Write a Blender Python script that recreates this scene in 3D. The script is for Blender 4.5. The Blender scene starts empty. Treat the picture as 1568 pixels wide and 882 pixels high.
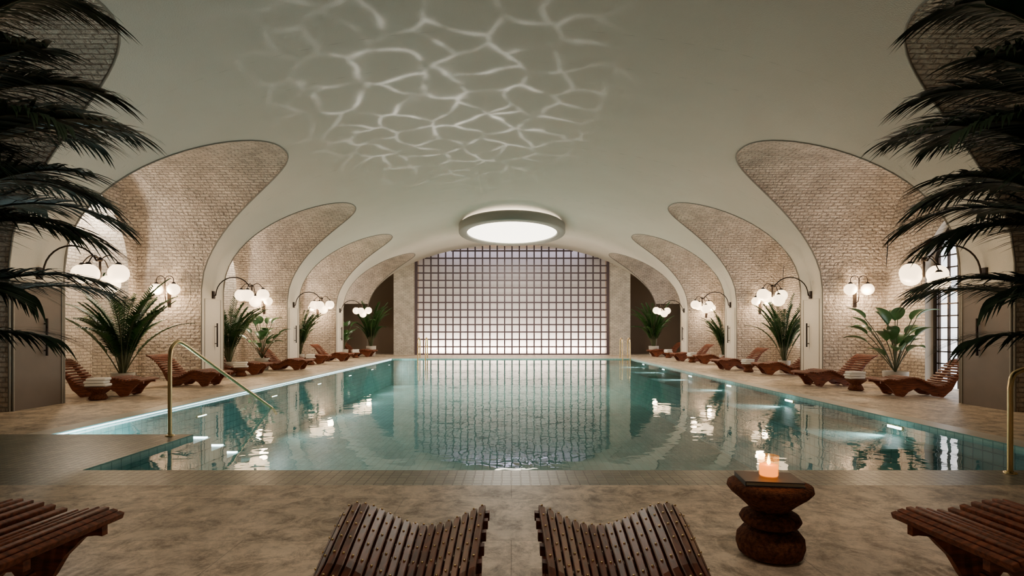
import bpy, math, random
from mathutils import Vector, Matrix
random.seed(7)
R=math.radians
# ------------------------------------------------------------------ helpers
class MB:
    def __init__(s):
        s.v=[];s.f=[];s.m=[];s.uv=[];s.sm=[];s.mats=[]
    def mi(s,mat):
        if mat not in s.mats: s.mats.append(mat)
        return s.mats.index(mat)
    def face(s,pts,mat,uv=None,smooth=False):
        b=len(s.v); s.v+= [tuple(p) for p in pts]
        s.f.append(tuple(range(b,b+len(pts)))); s.m.append(s.mi(mat)); s.uv.append(uv or [(0,0)]*len(pts)); s.sm.append(smooth)
    def grid(s,P,mat,UV=None,smooth=True,closeu=False,closev=False):
        b=len(s.v); n=len(P); k=len(P[0])
        for r in P:
            s.v+=[tuple(p) for p in r]
        mi=s.mi(mat)
        for i in range(n if closeu else n-1):
            for j in range(k if closev else k-1):
                i2=(i+1)%n; j2=(j+1)%k
                s.f.append((b+i*k+j,b+i*k+j2,b+i2*k+j2,b+i2*k+j)); s.m.append(mi); s.sm.append(smooth)
                s.uv.append([UV[i][j],UV[i][j2],UV[i2][j2],UV[i2][j]] if UV else [(0,0)]*4)
    def box(s,c,d,mat,M=None,taper=1.0):
        x,y,z=d[0]/2,d[1]/2,d[2]/2
        pts=[Vector((sx*x*(taper if sz>0 else 1),sy*y*(taper if sz>0 else 1),sz*z)) for sz in(-1,1) for sy in(-1,1) for sx in(-1,1)]
        if M: pts=[M@p for p in pts]
        pts=[p+Vector(c) for p in pts]
        b=len(s.v); s.v+=[tuple(p) for p in pts]
        for q in((0,2,3,1),(4,5,7,6),(0,1,5,4),(1,3,7,5),(3,2,6,7),(2,0,4,6)):
            s.f.append(tuple(b+i for i in q)); s.m.append(s.mi(mat)); s.uv.append([(0,0)]*4); s.sm.append(False)
    def rbox(s,c,d,mat,r=.02,M=None):
        P=[]
        hx,hy,hz=d[0]/2,d[1]/2,d[2]/2
        lv=[(-hz,r),( -hz+r*.3,r*.3),(-hz+r,0),(hz-r,0),(hz-r*.3,r*.3),(hz,r)]
        for z,ins in lv:
            row=[]
            for q,(sx,sy) in enumerate(((1,1),(-1,1),(-1,-1),(1,-1))):
                for a in range(4):
                    t=R(90*q+30*a)
                    row.append(Vector((sx*(hx-r)+ (r-ins)*math.cos(t), sy*(hy-r)+(r-ins)*math.sin(t), z)))
            P.append([(M@p if M else p)+Vector(c) for p in row])
        s.grid(P,mat,closev=True)
        s.face(P[-1],mat,smooth=False); s.face(P[0][::-1],mat,smooth=False)
    def tube(s,path,r,mat,n=8,caps=True):
        path=[Vector(p) for p in path]
        rr=r if isinstance(r,(list,tuple)) else [r]*len(path)
        t=(path[1]-path[0]).normalized()
        u=t.orthogonal().normalized()
        P=[]
        for i,p in enumerate(path):
            if i==0: d=path[1]-path[0]
            elif i==len(path)-1: d=path[-1]-path[-2]
            else: d=path[i+1]-path[i-1]
            d.normalize()
            u=(u-d*u.dot(d)).normalized(); w=d.cross(u)
            P.append([p+(u*math.cos(2*math.pi*a/n)+w*math.sin(2*math.pi*a/n))*rr[i] for a in range(n)])
        s.grid(P,mat,closev=True)
        if caps:
            s.face(P[0][::-1],mat); s.face(P[-1],mat)
    def lathe(s,c,prof,mat,n=32,sx=1,sy=1,wob=0):
        P=[]
        for r,z in prof:
            P.append([(c[0]+r*sx*math.cos(2*math.pi*a/n)*(1+wob*math.sin(3*2*math.pi*a/n+z*9)),c[1]+r*sy*math.sin(2*math.pi*a/n)*(1+wob*math.cos(2*2*math.pi*a/n)),c[2]+z) for a in range(n)])
        s.grid(P,mat,closev=True)
    def sphere(s,c,r,mat,n=20,m=12):
        s.lathe(c,[(max(r*math.sin(math.pi*i/m),1e-4),-r*math.cos(math.pi*i/m)) for i in range(m+1)],mat,n)
    def obj(s,name,loc=(0,0,0),rot=0,sc=(1,1,1)):
        me=bpy.data.meshes.new(name); me.from_pydata(s.v,[],s.f)
        for m in s.mats: me.materials.append(m)
        me.polygons.foreach_set('material_index',s.m); me.polygons.foreach_set('use_smooth',s.sm)
        ul=me.uv_layers.new(name='UVMap')
        flat=[c for f in s.uv for p in f for c in p]
        ul.data.foreach_set('uv',flat)
        me.update()
        o=bpy.data.objects.new(name,me); bpy.context.scene.collection.objects.link(o)
        o.location=loc; o.rotation_euler=(0,0,rot); o.scale=sc
        return o
def inst(o,loc,rot=0,sc=(1,1,1)):
    n=bpy.data.objects.new(o.name.split('.')[0],o.data); bpy.context.scene.collection.objects.link(n)
    n.location=loc; n.rotation_euler=(0,0,rot); n.scale=sc
    return n
# ------------------------------------------------------------------ materials
def mat(name,col,rough=.6,metal=0,spec=.5,emit=None,es=0,noise=None,bump=None,wood=False):
    m=bpy.data.materials.new(name); m.use_nodes=True; nt=m.node_tree; b=nt.nodes['Principled BSDF']
    b.inputs['Base Color'].default_value=(*col,1); b.inputs['Roughness'].default_value=rough; b.inputs['Metallic'].default_value=metal
    b.inputs['Specular IOR Level'].default_value=spec
    if emit: b.inputs['Emission Color'].default_value=(*emit,1); b.inputs['Emission Strength'].default_value=es
    tc=nt.nodes.new('ShaderNodeTexCoord')
    if noise:
        sc,amt,col2=noise
        n=nt.nodes.new('ShaderNodeTexNoise'); n.inputs['Scale'].default_value=sc; n.inputs['Detail'].default_value=6
        if wood:
            mp=nt.nodes.new('ShaderNodeMapping'); mp.inputs['Scale'].default_value=wood; nt.links.new(tc.outputs['Object'],mp.inputs[0]); nt.links.new(mp.outputs[0],n.inputs[0])
        else: nt.links.new(tc.outputs['Object'],n.inputs[0])
        r=nt.nodes.new('ShaderNodeMapRange'); r.inputs[1].default_value=.35; r.inputs[2].default_value=.65; r.inputs[4].default_value=amt
        nt.links.new(n.outputs[0],r.inputs[0])
        mx=nt.nodes.new('ShaderNodeMix'); mx.data_type='RGBA'; mx.inputs[6].default_value=(*col,1); mx.inputs[7].default_value=(*col2,1)
        nt.links.new(r.outputs[0],mx.inputs[0]); nt.links.new(mx.outputs[2],b.inputs['Base Color'])
    if bump:
        sc,st,di=bump
        n2=nt.nodes.new('ShaderNodeTexNoise'); n2.inputs['Scale'].default_value=sc; n2.inputs['Detail'].default_value=5
        nt.links.new(tc.outputs['Object'],n2.inputs[0])
        bp=nt.nodes.new('ShaderNodeBump'); bp.inputs['Strength'].default_value=st; bp.inputs['Distance'].default_value=di
        nt.links.new(n2.outputs[0],bp.inputs['Height']); nt.links.new(bp.outputs[0],b.inputs['Normal'])
    return m
def brickmat(name,c1,c2,cm,bw,bh,ms,uv=True,off=.5,rough=.8,bumpd=.02,noisebump=.5,spec=.3,big=None,lo=.72,hi=1.18):
    m=bpy.data.materials.new(name); m.use_nodes=True; nt=m.node_tree; b=nt.nodes['Principled BSDF']; L=nt.links.new
    b.inputs['Roughness'].default_value=rough; b.inputs['Specular IOR Level'].default_value=spec
    tc=nt.nodes.new('ShaderNodeTexCoord'); src=tc.outputs['UV' if uv else 'Object']
    br=nt.nodes.new('ShaderNodeTexBrick'); br.offset=off
    br.inputs['Color1'].default_value=(*c1,1); br.inputs['Color2'].default_value=(*c2,1); br.inputs['Mortar'].default_value=(*cm,1)
    br.inputs['Scale'].default_value=1; br.inputs['Mortar Size'].default_value=ms; br.inputs['Mortar Smooth'].default_value=.4
    br.inputs['Brick Width'].default_value=bw; br.inputs['Row Height'].default_value=bh; br.inputs['Bias'].default_value=0
    nz=nt.nodes.new('ShaderNodeTexNoise'); nz.inputs['Scale'].default_value=6; L(src,nz.inputs[0])
    va=nt.nodes.new('ShaderNodeVectorMath'); va.operation='MULTIPLY_ADD'; va.inputs[1].default_value=(ms*2.0,)*3 
    L(nz.outputs[1],va.inputs[0]); L(src,va.inputs[2]); L(va.outputs[0],br.inputs[0])
    n=nt.nodes.new('ShaderNodeTexNoise'); n.inputs['Scale'].default_value=big or 2; n.inputs['Detail'].default_value=9; n.inputs['Roughness'].default_value=.72; L(tc.outputs['Object'],n.inputs[0])
    r=nt.nodes.new('ShaderNodeMapRange'); r.inputs[1].default_value=.32; r.inputs[2].default_value=.68; r.inputs[3].default_value=lo; r.inputs[4].default_value=hi; L(n.outputs[0],r.inputs[0])
    mx=nt.nodes.new('ShaderNodeVectorMath'); mx.operation='SCALE'; L(br.outputs[0],mx.inputs[0]); L(r.outputs[0],mx.inputs['Scale']); L(mx.outputs[0],b.inputs['Base Color'])
    n3=nt.nodes.new('ShaderNodeTexNoise'); n3.inputs['Scale'].default_value=14; n3.inputs['Detail'].default_value=6; L(tc.outputs['Object'],n3.inputs[0])
    inv=nt.nodes.new('ShaderNodeMath'); inv.operation='SUBTRACT'; inv.inputs[0].default_value=1; L(br.outputs['Fac'],inv.inputs[1])
    ad=nt.nodes.new('ShaderNodeMath'); ad.operation='MULTIPLY_ADD'; ad.inputs[1].default_value=noisebump; L(n3.outputs[0],ad.inputs[0]); L(inv.outputs[0],ad.inputs[2])
    bp=nt.nodes.new('ShaderNodeBump'); bp.inputs['Strength'].default_value=1; bp.inputs['Distance'].default_value=bumpd
    L(ad.outputs[0],bp.inputs['Height']); L(bp.outputs[0],b.inputs['Normal'])
    return m
M_plaster=mat('vault_plaster',(.68,.63,.56),.85,spec=.2,noise=(1.2,.2,(.58,.54,.475)),bump=(55,.6,.014))
M_brick=brickmat('washed_brick',(.86,.755,.655),(.70,.60,.515),(.47,.39,.33),.25,.088,.014,bumpd=.06,noisebump=2.0,lo=.68,hi=1.2)
M_brickl=brickmat('pale_brick',(.87,.79,.69),(.74,.66,.57),(.52,.45,.38),.25,.088,.012,bumpd=.045,noisebump=1.6)
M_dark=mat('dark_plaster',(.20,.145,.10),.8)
M_taupe=mat('taupe_door_panel',(.14,.105,.08),.5,noise=(3,.5,(.10,.08,.06)))
M_trim=mat('reveal_trim',(.22,.20,.17),.6)
M_iron=mat('dark_bronze',(.035,.025,.02),.4,.8)
M_brass=mat('brushed_brass',(.78,.60,.30),.25,1)
M_wood=mat('red_hardwood',(.27,.080,.036),.42,spec=.3,noise=(7,1,(.10,.031,.016)),wood=(1,6,6))
M_wood2=mat('dark_walnut',(.17,.048,.023),.40,spec=.25,noise=(7,1,(.06,.018,.010)),wood=(6,1,6))
M_globe=mat('opal_globe',(.9,.82,.68),.3,emit=(1,.72,.42),es=5)
M_white=mat('white_cotton',(.85,.82,.77),.9,bump=(60,.5,.01))
M_pot=mat('stone_planter',(.50,.45,.39),.75,noise=(8,.5,(.38,.34,.3)))
M_soil=mat('soil',(.04,.03,.02),.95)
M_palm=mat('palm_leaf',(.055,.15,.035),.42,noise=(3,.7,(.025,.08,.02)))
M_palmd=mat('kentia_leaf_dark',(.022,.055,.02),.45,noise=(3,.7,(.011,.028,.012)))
M_leaf=mat('broad_leaf',(.07,.20,.06),.35,noise=(4,.7,(.04,.12,.035)))
M_stem=mat('palm_stem',(.08,.09,.035),.6)
M_cork=mat('rust_stone',(.22,.075,.033),.9,spec=.15,noise=(40,1,(.08,.028,.015)),bump=(90,1,.02))
M_book=mat('book_cover',(.05,.045,.045),.5); M_paper=mat('paper_pages',(.6,.55,.45),.9)
# candle glass: transparent amber with a thin gloss
M_can=bpy.data.materials.new('candle_amber_glass'); M_can.use_nodes=True; nt=M_can.node_tree; nt.nodes.clear(); L=nt.links.new
o=nt.nodes.new('ShaderNodeOutputMaterial'); a=nt.nodes.new('ShaderNodeAddShader'); x=nt.nodes.new('ShaderNodeMixShader'); t=nt.nodes.new('ShaderNodeBsdfTransparent'); g=nt.nodes.new('ShaderNodeBsdfGlossy'); e=nt.nodes.new('ShaderNodeEmission')
t.inputs[0].default_value=(1,.80,.55,1); g.inputs['Roughness'].default_value=.1; x.inputs[0].default_value=.10; e.inputs[0].default_value=(1,.28,.03,1); e.inputs[1].default_value=.35
L(t.outputs[0],x.inputs[1]); L(g.outputs[0],x.inputs[2]); L(x.outputs[0],a.inputs[0]); L(e.outputs[0],a.inputs[1]); L(a.outputs[0],o.inputs[0])
M_wax=mat('candle_wax',(.8,.35,.08),.5,emit=(1,.30,.02),es=2.2)
M_flame=mat('candle_flame',(1,.7,.3),.5,emit=(1,.66,.22),es=18)
M_sky=mat('skylight_diffuser',(.9,.9,.85),.5,emit=(1,.90,.73),es=6)
M_ring=mat('skylight_ring',(.26,.26,.235),.6)
M_grid=mat('plum_steel_grid',(.10,.072,.088),.4,.2)
M_back=mat('pale_backing',(.82,.79,.80),.85)
M_pane=mat('window_glass_block',(.8,.85,.85),.3,emit=(.95,.96,1),es=3)
M_led=mat('pool_lamp_lens',(.9,.95,1),.3,emit=(.85,.97,1),es=18)
M_edge=mat('pool_edge_led',(.9,.95,1),.3,emit=(.75,.95,1),es=3.5)
M_cope=mat('pale_coping',(.62,.58,.50),.35,noise=(5,.6,(.50,.46,.40)))
M_mos=brickmat('mosaic_deck',(.30,.29,.22),(.19,.20,.155),(.08,.08,.065),.09,.09,.007,uv=False,off=0,rough=.35,bumpd=.006,noisebump=.1,spec=.4)
M_pool=brickmat('pool_tile',(.36,.63,.60),(.28,.54,.52),(.17,.37,.37),.15,.15,.009,uv=True,off=0,rough=.4,bumpd=.003,noisebump=.1,spec=.4,big=.9)
def travertine():
    m=brickmat('travertine_floor',(.67,.565,.45),(.61,.515,.41),(.40,.335,.265),1.8,.9,.004,uv=False,off=.5,rough=.45,bumpd=.002,noisebump=.35,spec=.4,big=1.1,lo=.62,hi=1.2)
    nt=m.node_tree; L=nt.links.new; b=nt.nodes['Principled BSDF']; src=b.inputs['Base Color'].links[0].from_socket
    tc=nt.nodes.new('ShaderNodeTexCoord'); n=nt.nodes.new('ShaderNodeTexNoise'); n.inputs['Scale'].default_value=4.2; n.inputs['Detail'].default_value=14; n.inputs['Distortion'].default_value=.35; n.inputs['Roughness'].default_value=.82
    L(tc.outputs['Object'],n.inputs[0])
    cr=nt.nodes.new('ShaderNodeValToRGB'); e=cr.color_ramp.elements; e[0].position=.40; e[0].color=(.40,.36,.32,1); e[1].position=.56; e[1].color=(1.2,1.16,1.1,1); L(n.outputs[0],cr.inputs[0])
    mx=nt.nodes.new('ShaderNodeVectorMath'); mx.operation='MULTIPLY'; L(src,mx.inputs[0]); L(cr.outputs[0],mx.inputs[1]); L(mx.outputs[0],b.inputs['Base Color'])
    r=nt.nodes.new('ShaderNodeMapRange'); r.inputs[3].default_value=.6; r.inputs[4].default_value=.32; L(n.outputs[0],r.inputs[0]); L(r.outputs[0],b.inputs['Roughness'])
    return m
M_trav=travertine()
# water
M_water=bpy.data.materials.new('pool_water'); M_water.use_nodes=True
nt=M_water.node_tree; nt.nodes.clear(); L=nt.links.new
o=nt.nodes.new('ShaderNodeOutputMaterial'); ms=nt.nodes.new('ShaderNodeMixShader'); tr=nt.nodes.new('ShaderNodeBsdfTransparent'); gl=nt.nodes.new('ShaderNodeBsdfGlossy'); fr=nt.nodes.new('ShaderNodeFresnel')
tr.inputs[0].default_value=(.86,.965,.95,1); gl.inputs['Roughness'].default_value=.015; fr.inputs[0].default_value=1.52
tc=nt.nodes.new('ShaderNodeTexCoord'); n=nt.nodes.new('ShaderNodeTexNoise'); n.inputs['Scale'].default_value=2.4; n.inputs['Detail'].default_value=2; n.inputs['Distortion'].default_value=.6
bp=nt.nodes.new('ShaderNodeBump'); bp.inputs['Strength'].default_value=.3; bp.inputs['Distance'].default_value=.011
L(tc.outputs['Object'],n.inputs[0]); L(n.outputs[0],bp.inputs['Height']); L(bp.outputs[0],gl.inputs['Normal']); L(bp.outputs[0],fr.inputs['Normal'])
L(fr.outputs[0],ms.inputs[0]); L(tr.outputs[0],ms.inputs[1]); L(gl.outputs[0],ms.inputs[2]); L(ms.outputs[0],o.inputs[0])

# ------------------------------------------------------------------ geometry constants
AX,BZ,SP=8.8,4.1,2.6          # vault ellipse
def V(x): return SP+BZ*math.sqrt(max(0,1-(x/AX)**2))
PF=[10.52+5.8*k for k in range(-2,4)]   # far corner of pier -> start of opening
OPEN=[(p,p+4.65) for p in PF]
HW=2.325; AS=3.1; AR=2.7; EX=2.35
def A(dy):
    t=min(1,abs(dy)/HW); return AS+AR*max(0,1-t**EX)**(1/EX)
W=10.6; Y0=-2.23; YF=32.57
# ---- ceiling (vault with lunettes)
mb=MB(); NT=48
def prof(zlim):
    c=max(0,min(1,(zlim-SP)/BZ)); th0=math.asin(c)
    return [(AX*math.cos(th0+(math.pi-2*th0)*i/NT), SP+BZ*math.sin(th0+(math.pi-2*th0)*i/NT)) for i in range(NT+1)]
prev=Y0
for (a,b) in OPEN:
    c=(a+b)/2
    rows=[]; N=40
    for i in range(N+1):
        y=c-HW*math.cos(math.pi*i/N); rows.append([(x,y,z) for x,z in prof(A(y-c))])
    mb.grid([[(x,y,z) for x,z in prof(SP)] for y in (prev,a)],M_plaster)
    mb.grid(rows,M_plaster)
    for s in(1,-1):   # reveal bead
        path=[(s*8.8,a,0),(s*8.8,a,1.5),(s*8.8,a,SP)]
        path+=[(s*AX*math.sqrt(max(0,1-((A(y-c)-SP)/BZ)**2)),y,A(y-c)) for y in [c-HW*math.cos(math.pi*i/N) for i in range(N+1)]]
        path+=[(s*8.8,b,SP),(s*8.8,b,1.5),(s*8.8,b,0)]
        mb.tube([Vector(p) for p in path],.02,M_trim,6)
    prev=b
mb.obj('ceiling')
# ---- side walls with niches
def side(s,name):
    mb=MB(); prev=Y0
    for (a,b) in OPEN:
        c=(a+b)/2; N=36
        mb.face([(s*AX,prev,0),(s*AX,a,0),(s*AX,a,SP),(s*AX,prev,SP)],M_plaster)
        for y in (prev,a):
            if y==Y0: continue
            xa=AX*math.sqrt(1-((AS-SP)/BZ)**2)
            mb.face([(s*AX,y,0),(s*W,y,0),(s*W,y,AS),(s*xa,y,AS),(s*AX,y,SP)],M_brick,[(AX,0),(W,0),(W,AS),(xa,AS),(AX,SP)])
        ys=[c-HW*math.cos(math.pi*i/N) for i in range(N+1)]
        P=[];UV=[];arc=0;last=None
        for y in ys:
            z=A(y-c); x0=AX*math.sqrt(max(0,1-((z-SP)/BZ)**2))
            if last: arc+=math.hypot(y-last[0],z-last[1])
            last=(y,z)
            P.append([(s*(x0+(W-x0)*k/4),y,z) for k in range(5)]); UV.append([(x0+(W-x0)*k/4,arc+AS) for k in range(5)])
        mb.grid(P,M_brick,UV)
        if s<0: rc,rh,rs,rr,dep=c,1.95,3.0,2.25,1.0
        else: rc,rh,rs,rr,dep=c-.45,1.35,2.9,1.45,.3
        def Rz(y):
            return rs+rr*math.sqrt(max(0,1-((y-rc)/rh)**2))
        M=40
        yy=[rc-rh*math.cos(math.pi*i/M) for i in range(M+1)]
        mb.grid([[(s*W,y,Rz(y)),(s*W,y,max(A(y-c),Rz(y)))] for y in yy],M_brick,[[(y,Rz(y)),(y,A(y-c))] for y in yy],False)
        for q0,q1 in((a,rc-rh),(rc+rh,b)):
            yq=[q0+(q1-q0)*i/12 for i in range(13)]
            mb.grid([[(s*W,y,0),(s*W,y,A(y-c))] for y in yq],M_brick,[[(y,0),(y,A(y-c))] for y in yq],False)
        mm=M_brickl if s<0 else M_plaster
        path=[(rc-rh,0)]+[(y,Rz(y)) for y in yy]+[(rc+rh,0)]
        arc=0;P=[];UV=[]
        for i,(y,z) in enumerate(path):
            if i: arc+=math.hypot(y-path[i-1][0],z-path[i-1][1])
            P.append([(s*W,y,z),(s*(W+dep),y,z)]); UV.append([(0,arc),(dep,arc)])
        mb.grid(P,mm,UV,False)
        if s<0:
            mb.grid([[(s*(W+dep),y,0),(s*(W+dep),y,Rz(y))] for y in yy],M_brickl,[[(y,0),(y,Rz(y))] for y in yy],False)
        prev=b
    return mb.obj(name)
side(-1,'wall_left'); side(1,'wall_right')
# windows in right wall
for k,(a,b) in enumerate(OPEN):
    c=(a+b)/2-.45; rh=1.35
    def Rz(y): return 2.9+1.45*math.sqrt(max(0,1-((y-c)/rh)**2))
    mb=MB(); M=28; yy=[c-rh*math.cos(math.pi*i/M) for i in range(M+1)]
    mb.grid([[(W+.3,y,0),(W+.3,y,Rz(y))] for y in yy],M_pane if k>1 else M_dark,smooth=False)
    for i in range(-4,5):
        y=c+i*.3; mb.box((W+.25,y,Rz(y)/2),(.06,.03,Rz(y)-.02),M_iron)
    for j in range(1,15):
        z=.3*j
        h=rh-.02 if z<2.9 else rh*math.sqrt(max(0,1-((z-2.9)/1.45)**2))-.02
        if h>0: mb.box((W+.25,c,z),(.06,2*h,.03),M_iron)
    mb.tube([(W+.24,c-rh+.04,0)]+[(W+.24,c+(y-c)*.97,Rz(y)-.04) for y in yy]+[(W+.24,c+rh-.04,0)],.045,M_iron,6)
    mb.obj('window_%d'%(k+1))
# ---- far wall
mb=MB(); GX=5.83; BX=7.2
for s in(1,-1):
    xs=[GX+(BX-GX)*i/10 for i in range(11)]
    mb.grid([[(s*x,YF,0),(s*x,YF,V(x))] for x in xs],M_brickl,[[(x,0),(x,V(x))] for x in xs],False)
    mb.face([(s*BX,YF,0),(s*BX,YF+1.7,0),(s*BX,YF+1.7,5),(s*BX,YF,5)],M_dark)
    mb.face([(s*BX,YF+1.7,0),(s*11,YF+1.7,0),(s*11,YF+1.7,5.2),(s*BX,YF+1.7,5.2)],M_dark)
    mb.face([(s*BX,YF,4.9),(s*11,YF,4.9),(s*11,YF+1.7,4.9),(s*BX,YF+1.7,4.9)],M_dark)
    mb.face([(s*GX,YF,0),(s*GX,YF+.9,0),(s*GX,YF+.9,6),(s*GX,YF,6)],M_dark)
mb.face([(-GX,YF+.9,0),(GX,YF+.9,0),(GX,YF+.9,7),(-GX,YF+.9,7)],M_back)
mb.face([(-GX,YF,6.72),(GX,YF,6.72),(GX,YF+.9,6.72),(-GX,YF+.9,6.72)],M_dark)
mb.obj('wall_far')
mb=MB()
nc=26; cw=2*GX/nc
for i in range(nc+1):
    x=-GX+cw*i; w=.08 if i not in(0,nc) else .18
    mb.box((x,YF+.02,V(x)/2),(w,.10,V(x)),M_grid)
for j in range(0,15):
    z=.04+cw*j
    h=GX if z<V(GX) else AX*math.sqrt(max(0,1-((z-SP)/BZ)**2))
    mb.box((0,YF+.02,z),(2*h,.09,.08),M_grid)
mb.obj('window_lattice_screen')
mb=MB(); xs=[-AX+2*AX*i/30 for i in range(31)]
mb.grid([[(x,Y0,0),(x,Y0,V(x))] for x in xs],M_plaster,smooth=False)
mb.obj('wall_back')
# ---- floor
PL,PR,PN,PFY,SX,SY=-6.3,6.2,5.415,28.0,-4.35,7.31
mb=MB()
def rect(x0,x1,y0,y1,m,z=0): mb.face([(x0,y0,z),(x1,y0,z),(x1,y1,z),(x0,y1,z)],m)
rect(-12,12,Y0-.1,4.885,M_trav)
rect(-7.2,12,4.885,PN,M_mos); rect(-12,-7.2,4.885,SY,M_trav); rect(-7.2,SX,PN,SY,M_mos)
rect(PR,PR+.35,PN,PFY,M_cope); rect(PR+.35,12,PN,YF+2,M_trav)
rect(-12,PL-.35,SY,YF+2,M_trav); rect(PL-.35,PL,SY,PFY,M_cope)
rect(PL-.35,PR+.35,PFY,PFY+.35,M_cope); rect(PL-.35,PR+.35,PFY+.35,YF+1,M_trav)
mb.obj('floor')
mb=MB(); D=-1.4
def wallq(x0,y0,x1,y1,z0=D,z1=0):
    l=math.hypot(x1-x0,y1-y0); mb.face([(x0,y0,z0),(x1,y1,z0),(x1,y1,z1),(x0,y0,z1)],M_pool,[(0,z0),(l,z0),(l,z1),(0,z1)])
wallq(SX,PN,PR,PN);wallq(PR,PN,PR,PFY);wallq(PR,PFY,PL,PFY);wallq(PL,PFY,PL,SY);wallq(PL,SY,SX,SY);wallq(SX,SY,SX,PN)
mb.face([(PL,PN,D),(PR,PN,D),(PR,PFY,D),(PL,PFY,D)],M_pool,[(PL,PN),(PR,PN),(PR,PFY),(PL,PFY)])
for i in range(6):
    z=-.13-.2*i; y=SY+.02+.42*(i+1)
    x0,x1=PL+.01,SX
    mb.face([(x0,SY,z),(x1,SY,z),(x1,y,z),(x0,y,z)],M_pool,[(x0,SY),(x1,SY),(x1,y),(x0,y)])
    mb.face([(x0,y,z-.2),(x1,y,z-.2),(x1,y,z),(x0,y,z)],M_pool,[(x0,0),(x1,0),(x1,.2),(x0,.2)])
    if i<3: mb.box(((x0+x1)/2,y-.04,z+.008),(x1-x0-.1,.07,.014),M_led)
    mb.face([(x1,SY,z),(x1,y,z),(x1,y,z-.2),(x1,SY,z-.2)],M_pool,[(0,0),(1,0),(1,.2),(0,.2)])
mb.box((PL+.008,(SY+PFY)/2,-.028),(.012,PFY-SY-.1,.022),M_edge)
# underwater ledge along right side, added to catch the lamps' light as bright streaks
bx=PR-1.3; bz=-.27
mb.face([(bx,PN+2.2,bz),(PR,PN+2.2,bz),(PR,PFY,bz),(bx,PFY,bz)],M_pool,[(bx,PN),(PR,PN),(PR,PFY),(bx,PFY)])
mb.face([(bx,PN+2.2,D),(bx,PFY,D),(bx,PFY,bz),(bx,PN+2.2,bz)],M_pool,[(PN,D),(PFY,D),(PFY,bz),(PN,bz)])
mb.face([(bx,PN+2.2,D),(PR,PN+2.2,D),(PR,PN+2.2,bz),(bx,PN+2.2,bz)],M_pool,[(bx,D),(PR,D),(PR,bz),(bx,bz)])
PLY=[8.65+3.3*k for k in range(6)]
for y in PLY:
    mb.box((PR-.01,y,-.14),(.03,.36,.06),M_brass); mb.box((PR-.03,y,-.14),(.012,.30,.04),M_led)
    mb.box((PL+.01,y+2.2,-.3),(.03,.34,.05),M_brass); mb.box((PL+.03,y+2.2,-.3),(.012,.28,.02),M_led)
mb.obj('swimming_pool')
mb=MB()
z=-.05
mb.face([(SX,PN,z),(PR,PN,z),(PR,SY,z),(SX,SY,z)],M_water); mb.face([(PL,SY,z),(PR,SY,z),(PR,PFY,z),(PL,PFY,z)],M_water)
mb.obj('pool_water')
# ---- skylight
mb=MB(); n=72; SKY=(0,26.0,0)
mb.lathe(SKY,[(2.45,6.55),(2.56,6.47),(2.56,6.15),(2.54,6.12),(2.2,6.12),(2.17,6.15),(2.17,6.2)],M_ring,n,1,1.38)
mb.lathe(SKY,[(2.17,6.2),(.001,6.2)],M_sky,n,1,1.38)
mb.obj('skylight')
# ---- pier doors
for s in(1,-1):
    for k in range(2,6):
        yc=PF[k]-.575
        mb=MB()
        if k==2:
            mb.box((s*8.785,yc-.02,1.12),(.03,.98,2.24),M_taupe)
            mb.tube([(s*8.77,yc-.53,.0),(s*8.77,yc-.53,2.28),(s*8.77,yc+.49,2.28),(s*8.77,yc+.49,.0)],.02,M_trim,4)
        else:
            mb.tube([(s*8.79,yc-.42,.02),(s*8.79,yc-.42,2.35),(s*8.79,yc+.42,2.35),(s*8.79,yc+.42,.02)],.006,M_trim,4)
        mb.tube([(s*8.72,yc+.1,.95),(s*8.72,yc+.1,1.65)],.022,M_iron,8)
        for z in(1.05,1.55): mb.tube([(s*8.79,yc+.1,z),(s*8.72,yc+.1,z)],.012,M_iron,6)
        mb.obj('door_%d'%(k-1+(4 if s>0 else 0)))
# ---- lamps
def arc(p0,p1,h,n=10):
    p0=Vector(p0);p1=Vector(p1)
    return [p0.lerp(p1,i/n)+Vector((0,0,h*math.sin(math.pi*i/n))) for i in range(n+1)]
mb=MB()   # pier lamp local: wall at x=0, extends -x
mb.box((-.025,0,2.48),(.05,.10,.22),M_iron)
pts=[(-.05,0,2.45),(-.09,0,2.47)]+[(-.62+.52*math.cos(t),0,2.5+.50*math.sin(t)) for t in [math.pi*i/14 for i in range(1,13)]]+[(-1.15,0,2.72)]
mb.tube(pts,.016,M_iron,8)
mb.tube([(-1.15,0,2.74),(-1.15,0,2.42)],.02,M_iron,8); mb.sphere((-1.15,0,2.74),.045,M_iron,12,8)
for i,(dx,dy,dz) in enumerate(((.29,.05,0),(-.3,-.06,0.02),(-.02,.30,-.02),(.04,-.3,-.16))):
    e=(-1.15+dx,dy,2.47+dz)
    mb.tube(arc((-1.15,0,2.72),(e[0],e[1],e[2]+.19),.12),.010,M_iron,6)
    mb.lathe((e[0],e[1],e[2]+.15),[(.001,.06),(.03,.055),(.075,.0),(.08,-.02),(.001,-.02)],M_iron,16)
    mb.sphere(e,.175,M_globe,24,14)
lamp=mb
mb=MB()   # wall lamp local: wall at y=0, toward -y
mb.box((0,-.015,2.35),(.09,.03,.5),M_iron)
mb.tube([(0,-.03,2.2),(0,-.16,2.25),(0,-.2,2.4),(0,-.2,2.9)],.014,M_iron,8)
for s in(1,-1):
    mb.tube([(0,-.2,2.85)]+[(s*(.12-.12*math.cos(t)),-.2,2.85+.11*math.sin(t)) for t in [math.pi*i/8 for i in range(1,9)]]+[(s*.24,-.2,2.76)],.011,M_iron,6)
    mb.lathe((s*.24,-.2,2.74),[(.001,.05),(.03,.045),(.07,0),(.001,-.01)],M_iron,16)
    mb.sphere((s*.24,-.2,2.585),.165,M_globe,24,14)
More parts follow.
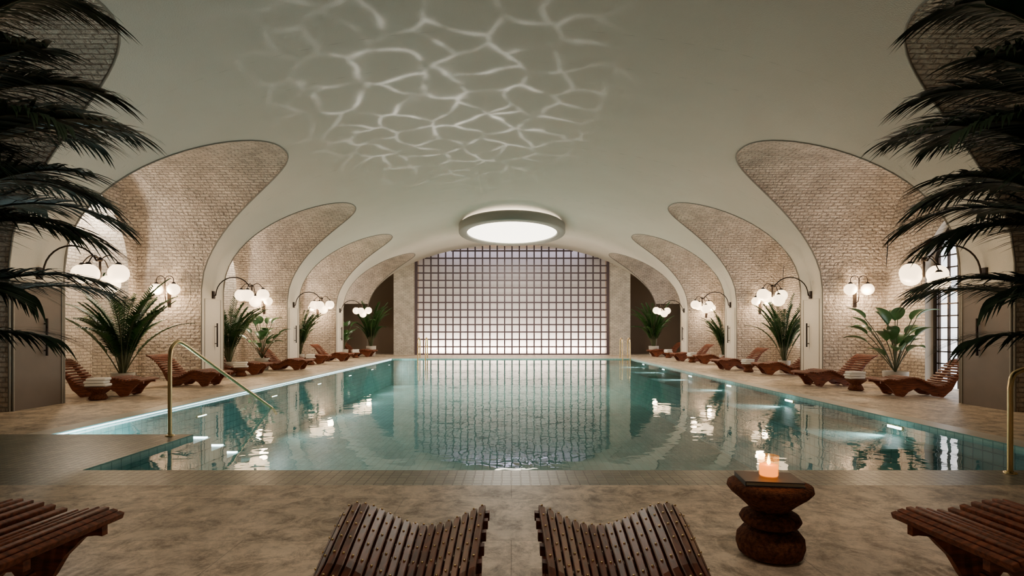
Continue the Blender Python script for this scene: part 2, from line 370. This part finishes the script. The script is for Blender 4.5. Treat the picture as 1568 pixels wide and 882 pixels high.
wl=mb
def light(name,kind,loc,e,col=(1,1,1),rot=(0,0,0),**kw):
    d=bpy.data.lights.new(name,kind); d.energy=e; d.color=col
    for k,v in kw.items(): setattr(d,k,v)
    o=bpy.data.objects.new(name,d); bpy.context.scene.collection.objects.link(o); o.location=loc; o.rotation_euler=rot
    return o
WARM=(1,.72,.45)
first=None;fw=None
for s in(1,-1):
    for k in range(2,6):
        yc=PF[k]-.575
        if first is None: first=lamp.obj('globe_chandelier_lamp',(s*AX,yc,0)); 
        else: inst(first,(s*AX,yc,0),0 if s>0 else math.pi)
        light('globe_glow','POINT',(s*(AX-1.5),yc,2.15),(18 if k==2 else 40),WARM,shadow_soft_size=.12)
        y=PF[k]+4.65
        if k==5: continue
        if fw is None: fw=wl.obj('wall_sconce',(s*9.7,y,0))
        else: inst(fw,(s*9.7,y,0))
        light('sconce_glow','POINT',(s*9.7,y-.45,2.45),75,WARM,shadow_soft_size=.1)
    for k in range(2,6):
        c=PF[k]+2.33
        if s<0: light('alcove_light','POINT',(-11.15,c+.9,4.3),130,(1,.88,.72),shadow_soft_size=.1)
        light('niche_uplight','SPOT',(s*9.9,c+.9,.1),260,(1,.79,.57),(math.pi,0,0),spot_size=R(110),spot_blend=1,shadow_soft_size=.1)
# ---- loungers
def crv(K,t):
    u=t*(len(K)-1); i=min(int(u),len(K)-2); f=u-i
    def g(j): return K[max(0,min(len(K)-1,j))]
    p=[]
    for a in(0,1):
        p0,p1,p2,p3=g(i-1)[a],g(i)[a],g(i+1)[a],g(i+2)[a]
        p.append(.5*((2*p1)+(-p0+p2)*f+(2*p0-5*p1+4*p2-p3)*f*f+(-p0+3*p1-3*p2+p3)*f**3))
    return p
KT=[(0,.35),(.12,.38),(.3,.36),(.5,.40),(.68,.41),(.85,.34),(1.02,.255),(1.18,.245),(1.34,.33),(1.5,.48),(1.66,.64),(1.8,.75),(1.9,.79)]
KB=[(0,.29),(.10,.28),(.20,.19),(.32,.02),(.46,.0),(.58,.12),(.74,.20),(.92,.13),(1.08,.02),(1.26,.0),(1.42,.14),(1.58,.42),(1.74,.64),(1.9,.74)]
def lp(t): return crv(KT,t)
def interp(K,x):
    for i in range(len(K)-1):
        if x<=K[i+1][0]:
            f=(x-K[i][0])/(K[i+1][0]-K[i][0]); f=f*f*(3-2*f)*.4+f*.6
            return K[i][1]*(1-f)+K[i+1][1]*f
    return K[-1][1]
mb=MB(); WD=.70; N=34
for i in range(N):
    t=(i+.5)/N; x,z=lp(t); x2,z2=lp(min(1,t+.01)); x1,z1=lp(max(0,t-.01))
    a=math.atan2(z2-z1,x2-x1)
    mb.rbox((x,0,z),(.034,WD,.038),M_wood,.005,Matrix.Rotation(-a,3,'Y'))
for sy in(-.22,.22):
    P=[]
    for i in range(61):
        x=1.9*i/60; zt=interp(KT,x)-.016; zb=min(interp(KB,x),zt-.05)
        P.append([(x,sy-.018,zt),(x,sy+.018,zt),(x,sy+.018,zb),(x,sy-.018,zb)])
    mb.grid(P,M_wood,closev=True,smooth=False); mb.face(P[0],M_wood); mb.face(P[-1],M_wood)
for x,z in((.40,.06),(1.18,.06)): mb.tube([(x,-.26,z),(x,.26,z)],.018,M_wood,8)
LNG=mb
lg=None
def lounger(x,y,rot):
    global lg
    if lg is None: lg=LNG.obj('sun_lounger',(x,y,0),rot)
    else: inst(lg,(x,y,0),rot)
for k in range(2,6):
    c=PF[k]+2.33
    for s in(1,-1):
        r=0 if s>0 else math.pi
        if k<5: lounger(s*7.95,c-1.1,r+s*R(-5))
        lounger(s*(7.4 if k<4 else 7.6),c+(.95 if k<5 else -.4),r+s*R(6))
lounger(2.2,2.72,R(4)); lounger(-2.25,2.72,math.pi-R(4))
# front loungers with lengthwise slats
def front(s):
    mb=MB(); NS=18
    def cz(u):
        u=max(0,u)
        z=.425-.115*max(0,math.sin(math.pi*min(1,u/.78)))**1.3 if u<.78 else .425+.012*math.sin(math.pi*(u-.78)/.22)-.11*max(0,(u-.86)/.14)**2
        return z
    def pos(u,v,dz=0):
        y=3.10-v
        wid=.86-.16*min(1,v/.9)
        x=.145+wid*u
        z=cz(u)-.10*max(0,1-v/.09)**2 +.02*math.sin(v*2.2) - .10*max(0,min(1,(v-.9)/.5)) + .42*max(0,v-1.35)**1.3
        return Vector((s*x,y,z+dz))
    for i in range(NS):
        u0=(i+.12)/NS; u1=(i+.88)/NS
        P=[]
        for j in range(34):
            v=(.0,.015,.03,.05,.07,.1)[j] if j<6 else .1+(j-5)*.062
            a=pos(u0,v);b=pos(u1,v);a2=pos(u0,v,-.035);b2=pos(u1,v,-.035)
            e=(b-a)*.12
            P.append([a+Vector((0,0,-.004)),a+e,b-e,b+Vector((0,0,-.004)),b2,a2])
        mb.grid(P,M_wood2,closev=True,smooth=False); mb.face(P[0][::-1],M_wood2); mb.face(P[-1],M_wood2)
    for v in(.06,.24,.42,.60,.78,.96,1.2,1.5,1.8):
        P=[]
        for i in range(31):
            u=-.02+1.04*i/30; p=pos(u,v,-.037)
            P.append([p+Vector((0,.022,0)),p+Vector((0,-.022,0)),p+Vector((0,-.022,-.045)),p+Vector((0,.022,-.045))])
        mb.grid(P,M_wood2,closev=True,smooth=False); mb.face(P[0],M_wood2); mb.face(P[-1][::-1],M_wood2)
        for i in range(NS):
            p=pos((i+.5)/NS,v+.02,.001); mb.sphere(p,.0065,M_brass,8,4)
    for u in(.06,.9):
        for v0,v1 in((.08,.75),(1.2,1.85)):
            a=pos(u,v0,-.05);b=pos(u,v1,-.05); m=(a+b)/2
            mb.tube([a,(a.x,a.y-.05,.12),(m.x,a.y-.2,.035),(m.x,m.y,.03),(m.x,b.y+.2,.035),(b.x,b.y+.05,.12),b],.03,M_wood2,8)
    mb.obj('slatted_chaise_lounge')
front(-1);front(1)
# ---- towel stands in bays
mb=MB()
mb.lathe((0,0,0),[(.001,.0),(.13,0),(.17,.03),(.14,.1),(.11,.15),(.17,.2),(.22,.24),(.22,.27),(.001,.275)],M_cork,24)
for i in range(3): mb.rbox((.0-.03*(i%2),.01*i,.305+.06*i),(.40-.02*i,.27,.058),M_white,.025)
tt=mb; t0=None
for k in range(2,6):
    c=PF[k]+2.33
    for s in(1,-1):
        p=(s*8.5,c-1.85,0) if s<0 else (s*8.2,c-.08,0)
        if k==5: p=(s*8.4,c-1.5,0)
        if t0 is None: t0=tt.obj('towel_stand',p)
        else: inst(t0,p,.1*k)
# ---- plants
def frond(mb,base,az,el,L,droop,ll,n,mat,w=.03,stem=.25,hang=.35):
    pts=[];p=Vector(base);N=16
    h=Vector((math.cos(az),math.sin(az),0)); sd=Vector((-math.sin(az),math.cos(az),0))
    tang=[]
    for i in range(N+1):
        t=i/N; e=el-droop*t**1.6
        dv=h*math.cos(e)+Vector((0,0,math.sin(e)))
        pts.append(p.copy()); tang.append(dv); p=p+dv*(L/N)
    mb.tube(pts,[.014*(1-.75*i/N)*(L/1.8)**.5 for i in range(N+1)],M_stem,5,False)
    for i in range(n):
        t=stem+(1-stem)*(i+.5)/n; u=t*N; k=min(int(u),N-1); f=u-k
        q=pts[k].lerp(pts[k+1],f); tg=tang[k]; up=sd.cross(tg)*-1
        if up.z<0: up=-up
        q_l=(t-stem)/(1-stem)
        l=ll*(.45+.75*math.sin(math.pi*(.12+.80*q_l))**.8)*random.uniform(.88,1.1)*(1-.35*q_l)
        for s in(1,-1):
            fw=.55+.95*q_l+random.uniform(-.1,.1)
            dr=(sd*s+tg*fw+up*.3).normalized()
            P=[];m=5
            wd=w*random.uniform(.8,1.1)
            side_=dr.cross(Vector((0,0,1))).normalized()
            if side_.length<.1: side_=tg
            nn=side_.cross(dr).normalized()
            hg=hang*random.uniform(.75,1.2)
            for j in range(m+1):
                v=j/m; ww=wd*.5*(.35+1.1*math.sin(math.pi*min(1,.15+v*.55)))*(1-v**2.2)+.0006
                c=q+dr*l*v+Vector((0,0,-hg*l*v*v))
                P.append([c+side_*ww+nn*ww*.3,c-side_*ww+nn*ww*.3])
            mb.grid(P,mat)
def pot(mb,r,h,m=M_pot):
    mb.lathe((0,0,0),[(.001,0),(r*.72,0),(r*.8,.02),(r,h*.7),(r*1.02,h),(r*.92,h),(r*.9,h-.04)],m,28)
    mb.lathe((0,0,0),[(r*.9,h-.04),(.001,h-.03)],M_soil,28)
def palm(h,nf,ll,seed,mat=M_palm,r=.24,ph=.42):
    random.seed(seed); mb=MB(); pot(mb,r,ph)
    for i in range(nf):
        az=i*2.4+random.uniform(-.3,.3); 
        el=R(random.uniform(64,89)); LL=h*random.uniform(.6,1.0)
        a=random.uniform(0,.06)
        frond(mb,(a*math.cos(az),a*math.sin(az),ph-.04),az,el,LL,random.uniform(.5,1.5),ll*random.uniform(.85,1.1),28,mat,.036,.26,.35)
    return mb
def blade(mb,base,az,el,stemL,bl,bw,droop,mat=M_leaf):
    h=Vector((math.cos(az),math.sin(az),0)); sd=Vector((-math.sin(az),math.cos(az),0)); p=Vector(base);pts=[]
    for i in range(7):
        e=el-.35*(i/6)**2; pts.append(p.copy()); p=p+(h*math.cos(e)+Vector((0,0,math.sin(e))))*stemL/6
    mb.tube(pts,.010,M_stem,5,False)
    p=pts[-1];P=[];m=10
    for j in range(m+1):
        v=j/m; e=el-.3-droop*v
        ww=bw*.5*max(.02,math.sin(math.pi*v**.8))**.75
        dv=h*math.cos(e)+Vector((0,0,math.sin(e))); up=Vector((0,0,1))*math.cos(e)-h*math.sin(e)
        P.append([p+sd*ww+up*ww*.35,p+sd*ww*.5+up*ww*.12,p,p-sd*ww*.5+up*ww*.12,p-sd*ww+up*ww*.35])
        p=p+dv*bl/m
    mb.grid(P,mat)
def broad(h,n,seed):
    random.seed(seed); mb=MB(); pot(mb,.26,.45)
    for i in range(n):
        az=i*2.4+random.uniform(-.3,.3); el=R(random.uniform(52,86))
        blade(mb,(0,0,.42),az,el,h*random.uniform(.25,.75),random.uniform(.42,.58),random.uniform(.22,.3),random.uniform(.6,1.4))
    return mb
P1=palm(2.6,40,.40,3); P2=palm(2.0,30,.38,11)
a=P1.obj('potted_palm',(-9.3,12.8,0))
inst(a,(-9.3,17.6,0),1,(.85,.85,1)); inst(a,(9.3,18.3,0),2,(.8,.8,1.0)); inst(a,(-9.35,23.6,0),.5,(.8,.8,1)); inst(a,(9.4,23.8,0),3,(.75,.75,.9))
b=P2.obj('potted_palm',(-8.05,30.6,0),0,(1.15,1.15,1.4)); inst(b,(8.1,30.6,0),2,(1.15,1.15,1.4))
c=broad(2.05,26,5).obj('potted_bird_of_paradise',(9.2,12.85,0))
inst(c,(-9.1,19.5,0),1.5); inst(c,(-9.1,28.9,0),.4)
# foreground kentia palms
def bigpalm(x,y,seed,specs):
    random.seed(seed); mb=MB(); pot(mb,.34,.55,M_pot)
    for (az,el,LL,dr,z0) in specs:
        az=R(az); 
        if z0>.6:
            mb.tube([(0,0,.5),(.03*math.cos(az),.03*math.sin(az),z0)],.022,M_stem,6)
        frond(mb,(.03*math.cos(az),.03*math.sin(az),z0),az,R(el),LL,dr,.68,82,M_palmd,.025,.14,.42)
    return mb.obj('kentia_palm',(x,y,0),0)
SL=[(5,74,2.5,1.5,1.0),(22,64,2.0,1.5,.8),(-15,58,1.8,1.3,.8),(30,80,2.9,1.6,1.2),(-5,82,2.9,1.55,1.3),(12,52,1.6,1.3,.7),(-28,68,2.2,1.5,1.0),(50,60,2.0,1.4,.8),
    (90,72,2.6,1.4,1.0),(130,65,2.4,1.3,.9),(170,70,2.5,1.4,1.0),(210,65,2.3,1.4,1.0),(250,70,2.4,1.4,1.1),(290,62,2.0,1.4,1.0),(15,80,2.4,2.1,.9),(-20,80,2.5,2.1,1.2),(70,78,2.7,1.7,1.1),(-50,80,2.6,1.7,1.1),(0,86,3.1,1.3,1.3),
    (-40,74,2.4,1.6,1.5),(-10,76,2.5,1.7,1.8),(20,74,2.4,1.6,1.9),(45,78,2.6,1.7,1.7),(-60,72,2.1,1.5,1.2),(8,66,2.0,1.7,1.2),(35,70,2.2,1.8,1.3),(-30,80,2.6,1.6,2.0),(5,84,2.7,1.8,2.1),(60,72,2.3,1.6,1.9),(-75,76,2.3,1.7,1.7),
    (-12,70,2.1,1.9,1.6),(28,68,2.0,1.8,1.6),(-35,66,1.9,1.7,1.0),(3,60,1.7,1.7,1.0),(16,86,2.7,2.0,2.3),(2,72,2.75,1.5,1.25),(-8,68,2.6,1.75,1.5)]
bigpalm(-4.85,3.8,21,SL)
SR=[(180-a_,e,l*.97,d,z) for a_,e,l,d,z in SL]
bigpalm(4.8,3.8,22,SR)
# ---- stone side table + book + candle
TX,TY=1.62,3.36
mb=MB()
mb.lathe((0,0,0),[(.001,0),(.15,0),(.185,.02),(.20,.07),(.195,.12),(.16,.165),(.12,.18),(.001,.181)],M_cork,36,wob=.015)
mb.lathe((.0,0,.175),[(.001,0),(.12,.005),(.165,.03),(.18,.055),(.165,.085),(.12,.11),(.001,.112)],M_cork,36,wob=.015)
mb.lathe((-.005,0,.28),[(.001,0),(.10,.0),(.12,.02),(.175,.07),(.225,.11),(.25,.14),(.245,.165),(.20,.18),(.001,.178)],M_cork,36,wob=.012)
mb.obj('stacked_stone_side_table',(TX,TY,0))
mb=MB(); M=Matrix.Rotation(R(-8),3,'Z')
mb.box((0,0,.004),(.34,.25,.006),M_book,M); mb.box((0,0,.016),(.33,.24,.018),M_paper,M); mb.box((0,0,.028),(.34,.25,.006),M_book,M); mb.box((-.17,.02,.016),(.006,.25,.03),M_book,M)
mb.obj('magazine_book',(TX-.01,TY,.459))
mb=MB()
mb.lathe((0,0,0),[(.001,0),(.050,0),(.057,.01),(.060,.13)],M_can,32)
mb.lathe((0,0,0),[(.001,.006),(.052,.006),(.054,.072),(.001,.068)],M_wax,28)
mb.lathe((0,0,.070),[(.001,0),(.010,.008),(.012,.02),(.006,.042),(.001,.06)],M_flame,10)
mb.obj('glass_candle',(TX-.0,TY+.02,.490))
light('candle_glow','POINT',(TX,TY+.02,.68),1.5,(1,.5,.2),shadow_soft_size=.03)
# ---- handrails
def sm(pts,n=8):
    pts=[Vector(p) for p in pts]; out=[]
    for i in range(len(pts)-1):
        p0=pts[max(0,i-1)];p1=pts[i];p2=pts[i+1];p3=pts[min(len(pts)-1,i+2)]
        for j in range(n):
            f=j/n; out.append(.5*((2*p1)+(-p0+p2)*f+(2*p0-5*p1+4*p2-p3)*f*f+(-p0+3*p1-3*p2+p3)*f**3))
    return out+[pts[-1]]
mb=MB()
mb.tube([(-4.6,7.2,0),(-4.6,7.2,.6)]+sm([(-4.6,7.2,1.0),(-4.6,7.23,1.17),(-4.6,7.36,1.26),(-4.6,7.54,1.21),(-4.6,7.75,1.11)])+[(-4.6,10.3,-.08),(-4.6,10.45,-.2)],.026,M_brass,12)
mb.lathe((-4.6,7.2,0),[(.06,0),(.06,.012),(.03,.02)],M_brass,20)
mb.obj('pool_handrail')
mb=MB()
mb.tube([(4.93,5.3,0),(4.93,5.3,.8)]+sm([(4.93,5.3,.85),(4.97,5.3,.98),(5.12,5.3,1.03),(5.28,5.3,.98)])+[(5.33,5.3,.85),(5.33,5.3,0)],.024,M_brass,12)
for x in(4.93,5.33): mb.lathe((x,5.3,0),[(.055,0),(.055,.012),(.03,.02)],M_brass,20)
mb.obj('pool_handrail')
for x in(-4.5,5.75):
    mb=MB()
    for dx in(0,.5):
        xx=x+dx*(1 if x>0 else -1)*.8
        mb.tube([(xx,28.5,0),(xx,28.5,.7)]+sm([(xx,28.5,.8),(xx,28.4,1.0),(xx,28.2,1.08),(xx,28.0,1.0),(xx,27.9,.8)])+[(xx,27.8,-.6)],.03,M_brass,10)
    mb.obj('pool_ladder_rail')
# ------------------------------------------------------------------ lights
light('skylight_lamp','AREA',(0,26,6.05),540,(1,.90,.75),shape='ELLIPSE',size=4.0,size_y=5.6)
light('screen_uplight','AREA',(0,YF+.5,.06),1000,(1,.84,.66),(math.pi-R(8),0,0),shape='RECTANGLE',size=11.2,size_y=.3)
light('screen_toplight','AREA',(0,YF+.5,6.6),40,(.72,.68,1),(0,0,0),shape='RECTANGLE',size=9,size_y=.3)
for i,y in enumerate(PLY):
    light('pool_light','SPOT',(PR-.06,y,-.13),(150,150,170,200,220,220)[i],(.97,1,.98),(0,R(86),0),spot_size=R(76),spot_blend=.9,shadow_soft_size=.05)
    light('pool_light','SPOT',(PL+.08,y+2.2,-.3),(60,80,110,140,150,150)[i],(.97,1,.98),(0,-R(72),0),spot_size=R(150),spot_blend=.8,shadow_soft_size=.08)
light('step_light','POINT',(-5.5,8.2,-.11),32,(.85,.98,1),shadow_soft_size=.05)
light('pool_light','SPOT',(-1.5,PN+.08,-.3),35,(.97,1,.98),(R(72),0,0),spot_size=R(150),spot_blend=.8,shadow_soft_size=.08)
light('pool_light','SPOT',(3,PN+.08,-.3),35,(.97,1,.98),(R(72),0,0),spot_size=R(150),spot_blend=.8,shadow_soft_size=.08)
# unseen fill spots with rims, added in the vault to brighten the near deck
mb=MB()
for (x,y) in((-1.6,1.6),(1.6,1.6)):
    z=V(x)-.03
    mb.lathe((x,y,z),[(.12,.03),(.12,0),(.08,0),(.075,.02)],M_iron,24)
    light('deck_fill_spot','SPOT',(x,y+.0,z-.03),230,(1,.82,.64),(R(14),0,0),spot_size=R(66),spot_blend=1,shadow_soft_size=.12)
mb.obj('added_fill_spot_rims')
# water caustic projector: spot at water level with a caustic gobo
cl=light('water_caustic_projector','SPOT',(-1.5,13.0,.0),1500,(1,1,.94),(math.pi,0,0),spot_size=R(124),spot_blend=1,shadow_soft_size=.05)
d=cl.data; d.use_nodes=True; nt=d.node_tree; L=nt.links.new; em=nt.nodes['Emission']
tc=nt.nodes.new('ShaderNodeTexCoord'); sp=nt.nodes.new('ShaderNodeSeparateXYZ'); L(tc.outputs['Normal'],sp.inputs[0])
ab=nt.nodes.new('ShaderNodeMath'); ab.operation='ABSOLUTE'; L(sp.outputs[2],ab.inputs[0])
dx=nt.nodes.new('ShaderNodeMath'); dx.operation='DIVIDE'; dy=nt.nodes.new('ShaderNodeMath'); dy.operation='DIVIDE'
L(sp.outputs[0],dx.inputs[0]);L(ab.outputs[0],dx.inputs[1]);L(sp.outputs[1],dy.inputs[0]);L(ab.outputs[0],dy.inputs[1])
cb=nt.nodes.new('ShaderNodeCombineXYZ'); L(dx.outputs[0],cb.inputs[0]);L(dy.outputs[0],cb.inputs[1])
nz=nt.nodes.new('ShaderNodeTexNoise'); nz.inputs['Scale'].default_value=5; nz.inputs['Detail'].default_value=1.5; L(cb.outputs[0],nz.inputs[0])
wp=nt.nodes.new('ShaderNodeVectorMath'); wp.operation='MULTIPLY_ADD'; wp.inputs[1].default_value=(.18,.18,0); L(nz.outputs[1],wp.inputs[0]); L(cb.outputs[0],wp.inputs[2])
vo=nt.nodes.new('ShaderNodeTexVoronoi'); vo.feature='DISTANCE_TO_EDGE'; vo.voronoi_dimensions='2D'; vo.inputs['Scale'].default_value=6.8; L(wp.outputs[0],vo.inputs['Vector'])
mr=nt.nodes.new('ShaderNodeMapRange'); mr.inputs[1].default_value=0; mr.inputs[2].default_value=.26; mr.inputs[3].default_value=1; mr.inputs[4].default_value=0; L(vo.outputs['Distance'],mr.inputs[0])
pw=nt.nodes.new('ShaderNodeMath'); pw.operation='POWER'; pw.inputs[1].default_value=8; L(mr.outputs[0],pw.inputs[0])
pg=nt.nodes.new('ShaderNodeMath'); pg.operation='POWER'; pg.inputs[1].default_value=2.2; L(mr.outputs[0],pg.inputs[0])
pa=nt.nodes.new('ShaderNodeMath'); pa.operation='MULTIPLY_ADD'; pa.inputs[1].default_value=.2; L(pg.outputs[0],pa.inputs[0]); L(pw.outputs[0],pa.inputs[2])
n2=nt.nodes.new('ShaderNodeTexNoise'); n2.inputs['Scale'].default_value=8; L(cb.outputs[0],n2.inputs[0])
m2=nt.nodes.new('ShaderNodeMapRange'); m2.inputs[1].default_value=.40; m2.inputs[2].default_value=.70; m2.inputs[3].default_value=.10; m2.inputs[4].default_value=1.4; L(n2.outputs[0],m2.inputs[0])
ml=nt.nodes.new('ShaderNodeMath'); ml.operation='MULTIPLY'; L(pa.outputs[0],ml.inputs[0]);L(m2.outputs[0],ml.inputs[1])
sc=nt.nodes.new('ShaderNodeVectorMath'); sc.operation='MULTIPLY'; sc.inputs[1].default_value=(1.4,.62,0); L(cb.outputs[0],sc.inputs[0])
ln=nt.nodes.new('ShaderNodeVectorMath'); ln.operation='LENGTH'; L(sc.outputs[0],ln.inputs[0])
fo=nt.nodes.new('ShaderNodeMapRange'); fo.interpolation_type='SMOOTHSTEP'; fo.inputs[1].default_value=0; fo.inputs[2].default_value=1.05; fo.inputs[3].default_value=1; fo.inputs[4].default_value=0; L(ln.outputs['Value'],fo.inputs[0])
mk=nt.nodes.new('ShaderNodeMath'); mk.operation='MULTIPLY'; L(ml.outputs[0],mk.inputs[0]); L(fo.outputs[0],mk.inputs[1])
ma=nt.nodes.new('ShaderNodeMath'); ma.operation='MULTIPLY_ADD'; ma.inputs[1].default_value=1.55; L(mk.outputs[0],ma.inputs[0])
fb=nt.nodes.new('ShaderNodeMath'); fb.operation='MULTIPLY'; fb.inputs[1].default_value=.06; L(fo.outputs[0],fb.inputs[0]); L(fb.outputs[0],ma.inputs[2])
L(ma.outputs[0],em.inputs['Strength'])
# world
w=bpy.data.worlds.new('World'); bpy.context.scene.world=w; w.use_nodes=True
w.node_tree.nodes['Background'].inputs[0].default_value=(.5,.6,.7,1); w.node_tree.nodes['Background'].inputs[1].default_value=.02
# camera
cam=bpy.data.cameras.new('camera'); co=bpy.data.objects.new('camera',cam); bpy.context.scene.collection.objects.link(co)
cam.sensor_width=36; cam.lens=36*820/1568; cam.shift_y=67/1568; cam.clip_end=200; cam.clip_start=.05
co.location=(0,0,1.4); co.rotation_euler=(R(90),0,0)
bpy.context.scene.camera=co
